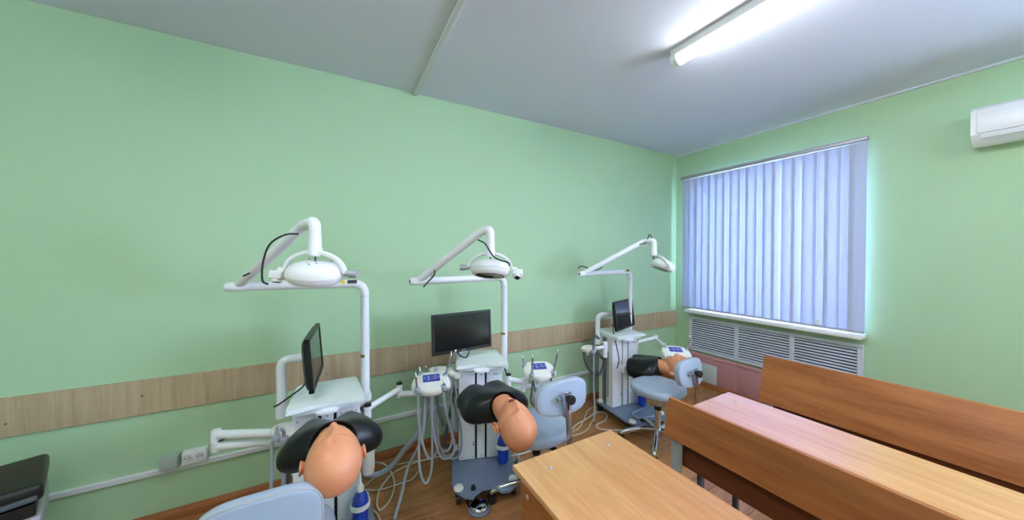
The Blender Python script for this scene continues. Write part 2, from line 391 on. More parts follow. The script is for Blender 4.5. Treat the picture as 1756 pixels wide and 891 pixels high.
# ------------------------------------------------------------------ cable trunking and sockets on the long wall
tr = thing('cable_trunking', 'thin white cable trunking running low along the green wall', 'trunking', (0, YW, .29))
obj('duct', box(nb(), -1.75, 2.95, YW-.02, YW, .290, .322, .003, 2), 'white_plastic', tr, world=True)
obj('duct_cover', box(nb(), -1.75, 2.95, YW-.023, YW-.0195, .294, .318, .002, 1), 'white_strip', tr, world=True)
jb = thing('junction_box', 'plain grey square junction box beside the double socket', 'junction box', (-.83, YW, .30))
obj('body', box(nb(), -.875, -.795, YW-.055, YW-.0, .324, .392, .004, 2), 'box_grey', jb, world=True)
obj('lid', box(nb(), -.871, -.799, YW-.062, YW-.054, .328, .388, .003, 2), 'box_grey', jb, world=True)
ds = thing('wall_socket', 'white double power socket above the trunking', 'socket', (-.73, YW, .30))
obj('body', box(nb(), -.785, -.675, YW-.045, YW, .324, .398, .005, 2), 'white_plastic', ds, world=True)
for cx in (-.758, -.704):
    f = obj('socket_face', lathe(nb(), [(.022, 0), (.022, .004), (.018, .005), (.016, .002), (.001, .002)], (cx, YW-.045, .361), 18, (0, -1, 0)), 'white_strip', ds, world=True)
    b = nb()
    for dx in (-.0095, .0095): lathe(b, [(.0028, 0), (.0028, .0012)], (cx+dx, YW-.0468, .361), 8, (0, -1, 0))
    obj('pin_hole', b, 'black_slot', f, world=True)

# ------------------------------------------------------------------ dental simulator units
def hose(name, pts, r, m, parent, k=6, n=8, world=True):
    return obj(name, sweep(nb(), catmull(pts, k), r, n), m, parent, world=world)
def droop(p, q, low, bulge=V((0, 0, 0))):
    p, q = V(p), V(q); m_ = (p+q)/2; m_.z = low; m_ += bulge
    return [p, p+V((0, 0, (low-p.z)*.55))+bulge*.4, m_-(q-p)*.18+V((0, 0, .02)), m_, m_+(q-p)*.18+V((0, 0, .02)), q+V((0, 0, (low-q.z)*.5))+bulge*.4, q]
def pedestal_outline():
    pts = []
    ctl = [(-.20, .20), (-.205, -.22), (-.185, -.29), (-.13, -.345), (-.085, -.36), (-.065, -.335), (-.02, -.30), (.03, -.295), (.07, -.315), (.10, -.345), (.145, -.345), (.20, -.30), (.225, -.22), (.215, .20)]
    return ctl
def handpiece(bm, p, d, L=.10, r=.0075):
    p, d = V(p), V(d).normalized(); a, _ = frame_for(d)
    sweep(bm, [p-d*.03, p, p+d*.012, p+d*L*.5, p+d*L*.8, p+d*L, p+d*(L+.018)+a*.014], [r*.75, r*1.05, r*1.15, r*.8, r*.95, r*.8, r*.7], 10)
def instrument_tray(u, c, yaw, panel=True, spikes=()):
    """delivery head: c = world centre of the tray, yaw = heading of its front"""
    mt = M.Translation(V(c)) @ M.Rotation(yaw, 4, 'Z') @ M.Rotation(R(17), 4, 'X') @ M.Diagonal((1.08, 1.16, 1.15, 1))
    def tf(bm): bmesh.ops.transform(bm, matrix=mt, verts=bm.verts[:]); return bm
    rings = []
    for z, k in ((-.024, .80), (-.020, .93), (-.006, 1.0), (.008, .99), (.018, .93), (.022, .84)):
        ring = []
        for i in range(40):
            a = 2*PI*i/40; cs, sn = math.cos(a), math.sin(a)
            x = math.copysign(abs(cs)**.62, cs)*.115; y = math.copysign(abs(sn)**.62, sn)*.085
            # scooped holders at the sides
            if abs(x) > .085: y *= 1
            x *= (1.0 - .16*(y/.085)) if y > 0 else 1.0
            sc = 1-.10*math.exp(-((abs(x)-.075)/.022)**2-((y+.075)/.03)**2)*3
            ring.append(V((x*k, y*k*sc, z)))
        rings.append(ring)
    tr_ = obj('instrument_tray', tf(loft(nb(), rings)), 'cream_plastic', u, world=True)
    if panel:
        pn = obj('control_panel', tf(box(nb(), -.048, .052, -.012, .050, .0215, .0245, .001, 1)), 'blue_panel', tr_, world=True)
        b = nb()
        for x, y, w, h in ((-.036, .02, .004, .012), (.042, .02, .004, .012), (-.016, .033, .006, .008), (-.016, .018, .008, .005), (-.016, .003, .006, .008), (-.008, .026, .004, .005), (-.007, .010, .005, .004), (.020, .030, .005, .008), (.020, .012, .005, .008), (.029, .030, .005, .008), (.029, .012, .005, .008)):
            box(b, x-w/2, x+w/2, y-h/2, y+h/2, .0243, .0252)
        obj('panel_marking', tf(b), 'mark_white', tr_, world=True)
        obj('panel_marking', tf(box(nb(), .0055, .0085, .002, .036, .0243, .0252)), 'mark_orange', tr_, world=True)
    for x, y, dx, dy, L in spikes:
        b = nb(); lathe(b, [(.012, -.012), (.016, -.01), (.016, .012), (.012, .016)], (x, y, .012), 14); obj('holder', tf(b), 'hose_grey', tr_, world=True)
        b = nb(); handpiece(b, (x, y, .02), (dx, dy, 1), L); obj('handpiece', tf(b), 'chrome', tr_, world=True)
    return tr_
def pin(u, p, h=.075, r=.020):
    p = V(p); a = obj('arm_joint', lathe(nb(), [(r, -h/2), (r, h*.1), (r*.98, h*.12), (r, h*.14), (r, h/2)], p, 18), 'white_metal', u, world=True)
    obj('joint_cap', lathe(nb(), [(r*1.05, 0), (r*1.05, .010), (r*.8, .014)], p+V((0, 0, h/2)), 18), 'black_plastic', a, world=True)
def seg(u, p, q, r=.017):
    p, q = V(p), V(q); obj('tray_arm', cyl(nb(), p, q, r, 14), 'white_metal', u, world=True)

def make_unit(loc, rz, label):
    u = thing('dental_simulator_unit', label, 'dental unit', loc, rz, 'dental simulator units along the green wall')
    bp = obj('base_plate', prism(nb(), pedestal_outline(), .084, .099), 'plate_grey', u)
    obj('base_rim', prism(nb(), [(x*.97, y*.97) for x, y in pedestal_outline()], .070, .084), 'black_plastic', u)
    for x, y in ((-.165, -.27), (.185, -.255), (-.165, .16), (.18, .16)):
        obj('caster_cap', lathe(nb(), [(.031, 0), (.031, .006), (.027, .015), (.018, .021), (.006, .024)], (x, y, .099), 18), 'cream_plastic', bp)
        c = nb(); cyl(c, (x-.014, y+.01, .032), (x+.014, y+.01, .032), .032, 18); box(c, x-.02, x+.02, y-.012, y+.02, .045, .071, .004, 1); obj('caster', c, 'black_plastic', u)
    obj('knob', lathe(nb(), [(.017, 0), (.017, .008), (.012, .010), (.012, .022), (.006, .024)], (-.075, -.29, .099), 16), 'black_plastic', bp)
    # column: black core, three front panels leaving two dark slots, aluminium side posts, back box
    cz0, cz1 = .099, .752
    cl = obj('column', box(nb(), -.150, .150, .012, .19, cz0, cz1, .003, 1), 'black_slot', u)
    for x0, x1 in ((-.155, -.042), (-.028, .028), (.042, .155)):
        p = obj('front_panel', box(nb(), x0, x1, 0, .016, cz0+.004, cz1, .002, 1), 'white_metal', cl)
        b = nb()
        for x in ((x0+.022, x1-.018) if x1-x0 > .08 else ((x0+x1)/2,)):
            for z in (cz0+.022, cz1-.05): lathe(b, [(.0035, 0), (.0035, .002), (.001, .003)], (x, 0, z), 8, (0, -1, 0))
        obj('screw', b, 'aluminium', p)
    b = nb()
    for z in (.205, .222): lathe(b, [(.005, 0), (.005, .001)], (-.052, 0, z), 10, (0, -1, 0))
    obj('vent_hole', b, 'black_slot', cl)
    for s in (-1, 1):
        obj('side_panel', box(nb(), s*.150-.006, s*.150+.006, .014, .085, cz0, cz1, .001, 1), 'white_metal', cl)
        obj('side_post', box(nb(), s*.150-.008, s*.150+.008, .088, .145, cz0, cz1, .002, 1), 'aluminium', cl)
        obj('rear_cover', box(nb(), s*.150-.006, s*.150+.006, .148, .198, cz0, cz1, .001, 1), 'cream_plastic', cl)
        obj('slot', box(nb(), s*.157-.0006, s*.157+.0006, .06, .068, .18, .62), 'black_slot', cl)
    lb = obj('label_plate', box(nb(), .085, .125, -.001, .001, .690, .710), 'mark_white', cl)
    b = nb()
    for i in range(9): box(b, .089+i*.0036, .089+i*.0036+random.choice((.001, .002)), -.0014, 0, .694, .706)
    obj('barcode', b, 'ink', lb)
    bz0 = .43 if loc[0] > 2 else (.52 if loc[0] > .5 else .545)
    obj('slide_bracket', box(nb(), -.055, .055, -.05, .0, bz0, bz0+.07, .004, 2), 'white_metal', u)
    # shelf top with curved front lip, pull-out shelf and its tab
    fr = [(-.172+.344*i/12, -.075+.02*math.cos((i/12-.5)*PI)-.012*abs(math.cos(i*PI/12))) for i in range(13)]
    poly = fr+[(.175, -.05), (.158, .25), (.140, .275), (-.140, .275), (-.158, .25), (-.175, -.05)]
    t = nb(); prism(t, poly, .778, .798); bmesh.ops.bevel(t, geom=[e for e in t.edges if abs(e.verts[0].co.z-e.verts[1].co.z) < 1e-5 and e.verts[0].co.z > .79], offset=.005, segments=2, affect='EDGES')
    obj('top_shelf', t, 'tray_top', u)
    obj('pull_out_shelf', box(nb(), -.150, .150, -.05, .22, .750, .776, .003, 2), 'white_metal', u)
    tab = nb(); prism(tab, [(-.055, -.045)]+[(math.cos(a)*.052, -.05-math.sin(a)*.028) for a in [PI-PI*i/12 for i in range(13)]]+[(.055, -.045)], .742, .752)
    obj('shelf_tab', tab, 'white_metal', u)
    # bracket that carries the lamp post, monitor stand
    b = nb(); box(b, .13, .19, .12, .18, .66, .70, .005, 2); lathe(b, [(.034, .685), (.034, .715), (.029, .72), (.029, .735)], (.195, .155, 0), 20); obj('lamp_socket', b, 'white_metal', u)
    # bottle ring holder
    b = nb(); box(b, .158, .163, -.03, .06, .165, .275, .004, 2)
    n = 24; cx, cy = .150, -.062
    rings = [[V((cx+math.cos(2*PI*i/n)*r, cy+math.sin(2*PI*i/n)*r, z)) for i in range(n)] for r, z in ((.043, .205), (.049, .205), (.049, .230), (.043, .230), (.043, .205))]
    loft(b, rings, cap=False); obj('bottle_holder', b, 'white_plastic', u)
    return u
def bottle(u_loc, rz, label, topped):
    p = M.Translation(V(u_loc)) @ M.Rotation(rz, 4, 'Z') @ V((.150, -.062, .0995))
    t = thing('water_bottle', label, 'bottle', p, 0, 'blue water bottles on the unit bases')
    obj('body', lathe(nb(), [(.028, 0), (.036, .004), (.0385, .012), (.0385, .14), (.036, .158), (.026, .176), (.016, .188), (.0145, .192)], (0, 0, 0), 24), 'blue_bottle', t)
    if topped:
        obj('cap', lathe(nb(), [(.018, .190), (.018, .215), (.014, .222), (.012, .226)], (0, 0, 0), 18), 'cream_plastic', t)
        obj('feed_tube', sweep(nb(), catmull([(0, 0, .22), (-.002, .004, .27), (-.012, .02, .32)], 5), .0085, 10), 'white_plastic', t)
    return t

U1, A1 = (-.035, 1.95, 0), 0.0
U2, A2 = (.91, 2.10, 0), R(-18)
U3, A3 = (2.46, 2.175, 0), R(-6)
def loc2w(U, A, p): return M.Translation(V(U)) @ M.Rotation(A, 4, 'Z') @ V(p)
u1 = make_unit(U1, A1, 'white dental unit on grey base, nearest the wall sockets')
u2 = make_unit(U2, A2, 'white dental unit on grey base, in the middle below the frontal monitor')
u3 = make_unit(U3, A3, 'white dental unit on grey base, farthest, beside the window corner')
bottle(U1, A1, 'blue water bottle at the foot of the nearest dental unit', True)
bottle(U2, A2, 'blue water bottle in a white ring on the middle unit', True)
bottle(U3, A3, 'blue water bottle on the base of the farthest unit', False)

# --- unit 1 arms, trays and hoses
pin(u1, (.165, 2.03, .64)); p1 = V((.37, 2.19, .665)); pin(u1, p1, .085, .018)
seg(u1, (.165, 2.03, .662), p1+V((0, 0, .012))); seg(u1, p1+V((0, 0, -.022)), (.52, 2.12, .645), .019)
box_b = box(nb(), .13, .165, 2.01, 2.06, .585, .62, .004, 1); obj('arm_bracket', box_b, 'aluminium', u1, world=True)
TA = V((.55, 2.08, .715))
instrument_tray(u1, TA, R(-12), True, ((-.082, -.055, -.1, .1, .075), (.068, -.06, .05, .1, .02), (.085, .035, .35, .0, .16), (-.06, .07, -.2, 0, .02)))
obj('tray_stem', cyl(nb(), TA+V((0, .0, -.09)), TA+V((0, 0, -.015)), .014, 12), 'white_metal', u1, world=True)
def rotz(v, a): return M.Rotation(a, 3, 'Z') @ V(v)
hp = [TA+rotz(v, R(-12)) for v in ((-.082, -.055, -.02), (.068, -.06, -.02), (.085, .035, -.02), (0, -.06, -.02), (.03, -.05, -.02))]
exitp = TA+V((-.02, .03, -.06))
hose('hose', [hp[0], hp[0]+V((.0, -.01, -.18)), hp[0]+V((.03, -.03, -.36)), hp[0]+V((.075, -.03, -.43)), hp[0]+V((.12, -.02, -.34)), exitp+V((.02, 0, -.06)), exitp], .0075, 'hose_grey', u1)
hose('hose', [hp[1], hp[1]+V((.02, -.01, -.15)), hp[1]+V((.07, -.01, -.34)), hp[1]+V((.06, -.02, -.43)), hp[1]+V((-.02, -.02, -.42)), hp[1]+V((-.065, 0, -.22)), exitp+V((.02, 0, 0))], .0075, 'hose_grey', u1)
hose('hose', [hp[3], hp[3]+V((.0, -.01, -.22)), hp[3]+V((-.01, -.03, -.48)), hp[3]+V((-.055, -.04, -.55)), hp[3]+V((-.085, -.02, -.42)), exitp+V((-.04, 0, -.16)), exitp+V((-.01, 0, 0))], .0075, 'hose_grey', u1)
hose('hose', [hp[2], hp[2]+V((.01, 0, -.2)), hp[2]+V((.05, -.02, -.38)), hp[2]+V((.0, -.04, -.44)), hp[2]+V((-.06, -.03, -.36)), hp[2]+V((-.075, -.02, -.15)), exitp+V((.03, .02, 0))], .0075, 'hose_grey', u1)
hose('hose', [hp[4]+V((0, 0, -.01)), hp[4]+V((.01, .0, -.12)), hp[4]+V((.045, .0, -.25))], .0095, 'hose_dark', u1)
hose('suction_hose', [exitp, exitp+V((-.03, -.02, -.2)), az(690, 775, .22), az(672, 798, .12), az(650, 812, .12), az(628, 812, .22), az(618, 800, .30)], .017, 'hose_grey', u1)
hose('hose', [exitp+V((-.01, -.01, 0)), exitp+V((-.05, -.08, -.24)), az(700, 800, .16), az(688, 850, .06), az(676, 890, .012)], .009, 'hose_grey', u1)
hose('hose', [loc2w(U1, A1, (.17, .12, .66)), loc2w(U1, A1, (.19, .10, .62)), loc2w(U1, A1, (.195, .09, .5)), loc2w(U1, A1, (.19, .10, .35))], .012, 'hose_dark', u1)
cn = nb(); lathe(cn, [(.022, .30), (.030, .305), (.034, .33), (.034, .47), (.026, .49), (.016, .495)], loc2w(U1, A1, (.20, .05, 0)), 20); obj('suction_canister', cn, 'cream_plastic', u1, world=True)
# folded assistant arm on the left of unit 1
e1 = V((-.535, 2.17, .60))
obj('arm_joint', lathe(nb(), [(.02, -.055), (.024, -.045), (.024, -.002), (.021, 0), (.024, .002), (.024, .045), (.02, .055)], e1, 18), 'white_metal', u1, world=True)
seg(u1, e1+V((0, 0, .030)), (-.27, 2.04, .632), .0215); seg(u1, e1+V((0, 0, -.030)), (-.20, 2.06, .572), .0215)
obj('joint_lever', sweep(nb(), catmull([e1+V((-.02, -.01, -.01)), e1+V((.03, -.02, .005)), e1+V((.05, -.02, .015))], 4), .004, 6), 'black_plastic', u1, world=True)
def assistant(u, c, yaw, n=2, mirror=1):
    mt = M.Translation(V(c)) @ M.Rotation(yaw, 4, 'Z')
    def tf(bm): bmesh.ops.transform(bm, matrix=mt, verts=bm.verts[:]); return bm
    rings = []
    for z, k in ((-.020, .82), (-.014, .95), (.0, 1), (.012, .95), (.017, .85)):
        rings.append(sring(.062, .085, 3.2, 32, lambda x, y: V((x*k*(1-.25*max(0, y/.085)), y*k, z))))
    h = obj('assistant_tray', tf(loft(nb(), rings)), 'cream_plastic', u, world=True)
    for i in range(n):
        x = .03*mirror; y = -.075+i*.052
        b = nb(); lathe(b, [(.015, -.016), (.018, -.012), (.018, .012), (.015, .016)], (.066*mirror, y, 0), 16); obj('holder', tf(b), 'hose_grey', h, world=True)
        b = nb()
        if i == 0: sweep(b, fillet([(.066*mirror, y, -.02), (.066*mirror, y, .045), (.085*mirror, y-.012, .065)], .012), .0085, 10)
        else: sweep(b, [(.066*mirror, y, -.02), (.066*mirror, y, .03), (.066*mirror, y, .055)], [.008, .010, .007], 10)
        obj('handpiece', tf(b), 'chrome' if i == 0 else 'hose_grey', h, world=True)
    return h
AS1 = V((-.215, 1.99, .655)); assistant(u1, AS1, R(40), 2, -1)
hose('hose', [AS1+V((-.06, -.02, -.03)), AS1+V((-.065, -.03, -.25)), AS1+V((-.09, 0, -.48)), AS1+V((-.08, .06, -.60)), AS1+V((.02, .10, -.55))], .0075, 'hose_grey', u1)
hose('hose', [AS1+V((.02, .02, -.03)), AS1+V((.0, .03, -.25)), AS1+V((-.01, .05, -.5)), AS1+V((.06, .12, -.52))], .010, 'hose_dark', u1)
hose('hose', [AS1+V((-.01, .0, -.03)), AS1+V((-.02, .02, -.3)), AS1+V((-.03, .04, -.5)), AS1+V((.04, .14, -.56))], .012, 'hose_grey', u1)

# --- unit 2
q0 = loc2w(U2, A2, (.205, .03, .63)); pin(u2, q0, .085, .019)
obj('arm_bracket', box(nb(), .15, .20, .02, .07, .575, .60, .004, 1), 'aluminium', u2)
TB = V((1.33, 1.985, .69))
qj = V((1.22, 2.02, .60)); seg(u2, q0+V((0, 0, .012)), qj+V((0, 0, .02)), .019); obj('arm_joint', lathe(nb(), [(.018, -.05), (.018, .045), (.012, .05)], qj, 16), 'white_metal', u2, world=True)
seg(u2, qj+V((0, 0, -.02)), TB+V((-.01, 0, -.10)), .017); obj('tray_stem', cyl(nb(), TB+V((-.01, 0, -.115)), TB+V((-.01, 0, -.015)), .013, 12), 'white_metal', u2, world=True)
instrument_tray(u2, TB, R(-20), True, ((-.095, .045, -.25, .1, .05), (-.062, -.055, -.05, 0, .12), (.085, -.045, .12, 0, .14)))
for v, e in (((-.105, .02, -.02), (-.11, .0, -.22)), ((-.062, -.055, -.02), (-.07, -.03, -.2)), ((-.062, -.05, -.02), (-.02, -.02, -.24)), ((.085, -.045, -.02), (.05, 0, -.25)), ((-.08, .02, -.02), (-.03, .02, -.28))):
    a = TB+rotz(v, R(-20)); z = TB+rotz(e, R(-20)); hose('hose', [a, (a+z)/2+V((0, -.008, 0)), z, z+V((.04, .03, -.06))], .0065, 'hose_grey' if v[1] > 0 else 'hose_dark', u2)
# assistant head at the left of unit 2
ql = loc2w(U2, A2, (-.20, .075, .60)); pin(u2, ql+V((-.01, 0, .03)), .12, .020)
obj('arm_bracket', box(nb(), -.215, -.15, .055, .11, .535, .575, .005, 2), 'aluminium', u2)
AS2 = V((.655, 2.22, .735)); assistant(u2, AS2, R(-115), 2, 1); seg(u2, ql+V((-.01, 0, .07)), AS2+V((0, 0, -.02)), .018)
for cx, dz in ((.05, -.005), (.02, .015)):
    b = nb(); ball(b, AS2+V((cx+.04, -.05-.5*cx, dz-.02)), .028, (1, 1, .95), 16, 10); obj('holder_pod', b, 'cream_plastic', u2, world=True)
b = nb(); handpiece(b, AS2+V((.02, -.06, .0)), (.28, -.05, 1), .13, .008); obj('handpiece', b, 'chrome', u2, world=True)
hose('hose', [AS2+V((.05, -.07, -.03)), AS2+V((.05, -.08, -.2)), AS2+V((.07, -.08, -.38)), AS2+V((.10, -.05, -.42)), AS2+V((.11, 0, -.3)), ql+V((0, 0, -.03))], .0075, 'hose_grey', u2)
hose('hose', [AS2+V((.075, -.06, -.03)), AS2+V((.10, -.08, -.26)), AS2+V((.125, -.08, -.5)), AS2+V((.09, -.08, -.60)), AS2+V((.0, -.06, -.56)), AS2+V((-.03, -.02, -.4)), AS2+V((.0, .02, -.04))], .0075, 'hose_grey', u2)
hose('hose', [ql+V((.02, .01, .08)), ql+V((.0, .0, -.1)), ql+V((-.04, -.02, -.26)), ql+V((-.06, .0, -.40)), ql+V((.02, .03, -.46))], .012, 'hose_dark', u2)
hose('cable', [loc2w(U2, A2, (.19, .10, .70)), loc2w(U2, A2, (.20, .06, .64)), loc2w(U2, A2, (.18, .06, .55))], .005, 'cable_black', u2)

# --- unit 3
AS3 = V((2.095, 2.29, .675)); assistant(u3, AS3, R(-60), 2, 1)
qb = loc2w(U3, A3, (-.205, .05, .655))
obj('arm_clamp', lathe(nb(), [(.024, -.075), (.024, .065), (.02, .07)], qb, 18), 'white_metal', u3, world=True)
seg(u3, AS3+V((.05, -.015, -.004)), qb+V((0, 0, .02)), .016)
obj('tray_stem', cyl(nb(), AS3+V((-.01, 0, -.06)), AS3+V((-.01, 0, -.01)), .015, 12), 'white_metal', u3, world=True)
hose('hose', [AS3+V((-.045, .02, -.02)), AS3+V((-.03, 0, -.14)), AS3+V((.04, -.02, -.24)), AS3+V((.12, -.02, -.26)), AS3+V((.19, -.02, -.14)), qb+V((.0, .02, -.02)), qb+V((0, .03, .05))], .012, 'hose_dark', u3)
hose('hose', [AS3+V((.045, -.04, -.02)), AS3+V((.05, -.05, -.14)), AS3+V((.09, -.05, -.25)), AS3+V((.15, -.05, -.2)), qb+V((0, 0, -.06))], .0085, 'hose_dark', u3)
hose('hose', [AS3+V((.01, -.06, -.02)), AS3+V((.01, -.06, -.3)), AS3+V((.01, -.07, -.52)), AS3+V((.0, -.07, -.66))], .0075, 'hose_grey', u3)
hose('hose', [qb+V((-.05, .03, .10)), qb+V((-.09, .03, .13)), qb+V((-.12, .03, .06)), qb+V((-.06, .03, -.03)), qb+V((.0, .03, -.1))], .012, 'hose_dark', u3)
qr = loc2w(U3, A3, (.185, .05, .66)); pin(u3, qr, .07, .018); pj3 = V((2.90, 2.17, .69)); 
obj('arm_joint', lathe(nb(), [(.02, -.045), (.02, .035), (.015, .04)], pj3, 16), 'white_metal', u3, world=True)
TC = V((2.70, 1.815, .665)); seg(u3, qr+V((0, 0, .02)), pj3+V((0, 0, .015)), .017); seg(u3, pj3, TC+V((.02, .06, .0)), .016)
instrument_tray(u3, TC, R(-40), True, ((.095, .03, .1, 0, .10), (-.07, .05, 0, 0, .01)))
for x, z in ((.165, .50), (.165, .43)): obj('side_knob', lathe(nb(), [(.016, 0), (.016, .014), (.010, .018)], (x-.003, .05, z), 14, (1, 0, 0)), 'black_plastic', u3)
obj('base_tube', sweep(nb(), catmull([az(1075+28, 700, .108), az(1075+10, 708, .108), az(1085+12, 716, .108), az(1125, 712, .108)], 6), .006, 8), 'hose_grey', u3, world=True)

# ------------------------------------------------------------------ dental lamps on posts
def dental_light(label, post, E, K, C, ax, dn, cabs, cam_side, cables, hang=None, zarm=1.385):
    post, E, K, C, ax, dn = V(post), V(E), V(K), V(C), V(ax).normalized(), V(dn).normalized()
    t = thing('dental_light', label, 'dental lamp', (post.x, post.y, .70), 0, 'white dental lamps on posts')
    r = .0245
    pth = fillet([(post.x, post.y, .70), (post.x, post.y, zarm), (E.x, E.y, E.z)], .07, 8)
    obj('post', sweep(nb(), [p for p in pth if p.z < zarm-.069+1e-4], r, 20), 'white_metal', t, world=True)
    obj('boom', sweep(nb(), [V((post.x, post.y, zarm-.0715))]+[p for p in pth if p.z >= zarm-.0705], r, 20), 'white_metal', t, world=True)
    obj('post_collar', lathe(nb(), [(r+.003, 0), (r+.003, .006)], (post.x, post.y, zarm-.078), 20), 'white_strip', t, world=True)
    dr = (E-V((post.x, post.y, zarm))).normalized()
    obj('boom_end', sweep(nb(), [E-dr*.03, E, E+dr*.035, E+dr*.05], [r*1.02, r*1.08, r*1.02, r*.8], 18), 'white_metal', t, world=True)
    obj('end_slot', box(nb(), -.004, .004, -.02, .02, -.006, .006) if False else cyl(nb(), E+dr*.04+V((0, 0, .0)), E+dr*.0515, .009, 10), 'black_plastic', t, world=True)
    ud = (K-E).normalized()
    obj('spring_arm', sweep(nb(), [E+V((0, 0, .01))-ud*.01, E+ud*.05, E+ud*.30, K-ud*.03], [.018, .023, .025, .025], 18), 'white_metal', t, world=True)
    top = K+ud*.0; yk = V(hang) if hang else C+V((0, 0, .085))
    down = V((C.x, C.y, top.z))
    hd = (V((C.x, C.y, 0))-V((K.x, K.y, 0)));
    pts = fillet([K-ud*.035, K+ud*.02, V((yk.x, yk.y, K.z+.02)), V((yk.x, yk.y, yk.z+.075))], .08, 10)
    obj('elbow', sweep(nb(), pts, .0245, 18), 'white_metal', t, world=True)
    obj('drop_tube', lathe(nb(), [(.0255, .082), (.0255, .035), (.028, .03), (.028, .002), (.02, -.006)], yk, 20), 'white_metal', t, world=True)
    obj('lamp_wire', cyl(nb(), yk+V((0, 0, .01)), yk-V((0, 0, .045)), .0045, 8), 'hose_dark', t, world=True)
    # head
    ax = (ax-dn*ax.dot(dn)).normalized(); sd = dn.cross(ax).normalized()
    mt = M(((ax.x, sd.x, -dn.x, C.x), (ax.y, sd.y, -dn.y, C.y), (ax.z, sd.z, -dn.z, C.z), (0, 0, 0, 1)))
    def tf(bm): bmesh.ops.transform(bm, matrix=mt, verts=bm.verts[:]); return bm
    A, B = .118, .092
    def dish(prof): return loft(nb(), [sring(A*k, B*k, 2.25, 40, lambda x, y: V((x, y, z))) for k, z in prof])
    hd_ = obj('lamp_head', tf(dish([(1.0, .0), (.985, .012), (.94, .025), (.86, .036), (.74, .045), (.55, .052), (.3, .056), (.05, .057)])), 'white_plastic', t, world=True)
    obj('lower_shell', tf(dish([(.993, -.0015), (.97, -.013), (.90, -.026), (.80, -.034), (.74, -.036)])), 'white_plastic', hd_, world=True)
    obj('lens', tf(dish([(.74, -.0355), (.60, -.040), (.35, -.043), (.05, -.044)])), 'lens', hd_, world=True)
    b = nb()
    for x, y in ((-.05, -.05), (.05, -.05), (.0, .04), (-.02, .02), (.02, .02)): lathe(b, [(.004, .04), (.004, .058), (.002, .060)], (x, y, 0), 8)
    obj('screw', tf(b), 'leg_grey', hd_, world=True)
    # yoke: arc over the head between the two pivots
    pts = []
    for i in range(21):
        a = PI*i/20; x = -math.cos(a)*.128; z = .015+math.sin(a)*(.085)
        pts.append(C+ax*x+((yk-C).normalized()*.75-dn*.25).normalized()*z)
    yo = []
    for i, p in enumerate(pts):
        d = (pts[min(i+1, 20)]-pts[max(i-1, 0)]).normalized(); s_ = sd; n_ = d.cross(s_).normalized()
        yo.append([p+s_*.012+n_*.006, p-s_*.012+n_*.006, p-s_*.012-n_*.006, p+s_*.012-n_*.006])
    obj('yoke', loft(nb(), yo), 'white_plastic', t, world=True)
    s = cam_side
    kp = C+ax*(-s)*.128+V((0, 0, .012))
    kn = obj('handle', sweep(nb(), [kp, kp-ax*s*.02, kp-ax*s*.022, kp-ax*s*.055], [.012, .012, .017, .018], 16), 'silver_plastic', t, world=True)
    kp = C+ax*s*.128+V((0, 0, .008))
    obj('handle', sweep(nb(), [kp, kp+ax*s*.03], .015, 14), 'white_plastic', t, world=True)
    cb = nb(); box(cb, -.028, .028, -.022, .022, -.018, .018, .005, 2); lathe(cb, [(.020, 0), (.020, .012), (.016, .014)], (0, 0, -.018), 16, (0, 0, -1))
    cp = kp+ax*s*.035+V((0, 0, -.022)); cm = M.Translation(cp) @ mt.to_3x3().to_4x4() @ M.Rotation(R(25), 4, 'X')
    bmesh.ops.transform(cb, matrix=cm, verts=cb.verts[:]); co = obj('camera_module', cb, 'white_plastic', t, world=True)
    cb = nb(); lathe(cb, [(.015, .0), (.015, .003)], (0, 0, -.0315), 16, (0, 0, -1)); bmesh.ops.transform(cb, matrix=cm, verts=cb.verts[:]); obj('camera_eye', cb, 'black_plastic', co, world=True)
    for c in cables: obj('cable', sweep(nb(), catmull(c, 6), .0042, 8), 'cable_black', t, world=True)
    # yellow warning sticker and grey label on the boom close to the post
    sp = V((post.x, post.y, zarm))+dr*.115
    pr = V((dr.y, -dr.x, 0));  pr = pr if pr.y < 0 else -pr
    for off, w, mm in ((0, .022, 'sticker_yellow'), (-.05, .05, 'ink')):
        b = nb(); rr = []
        for d in (-w/2, w/2): rr.append([sp+dr*(d+off)+pr*math.cos(a)*(r+.0006)+V((0, 0, 1))*math.sin(a)*(r+.0006) for a in (R(60), R(40), R(20), R(5))]+[sp+dr*(d+off)+pr*math.cos(a)*(r-.001)+V((0, 0, 1))*math.sin(a)*(r-.001) for a in (R(5), R(20), R(40), R(60))])
        obj('sticker', loft(b, rr), mm, t, world=True)
    b = nb(); lathe(b, [(r+.0008, 0), (r+.0008, .016)], (post.x, post.y, 1.225-.28), 20); 
    bmesh.ops.bisect_plane(b, geom=b.verts[:]+b.edges[:]+b.faces[:], plane_co=(post.x-.012, post.y, 0), plane_no=(1, .3, 0), clear_outer=True)
    obj('post_label', b, 'brass', t, world=True)
    return t
P1 = loc2w(U1, A1, (.195, .155, 0)); P2 = loc2w(U2, A2, (.195, .155, 0)); P3 = loc2w(U3, A3, (.195, .155, 0))
E1, K1, C1 = V((-.45, 2.20, 1.385)), at(515, 391, 1.53), at(541, 470, 1.42)
dental_light('white dental lamp with swivel arm above the nearest simulator, seen from its side', P1, E1, K1, C1, (.875, -.485, .05), (.05, .25, -1), None, -1,
    [[at(512, 401, 1.50), at(490, 402, 1.48), at(463, 418, 1.46), at(451, 450, 1.44), at(450, 480, 1.42), at(459, 487, 1.41)],
     [at(417, 473, 1.63), at(428, 468, 1.62)]])
E2, K2, C2 = V((.47, 2.10, 1.385)), at(822, 399, 1.93), at(841, 463, 1.90)
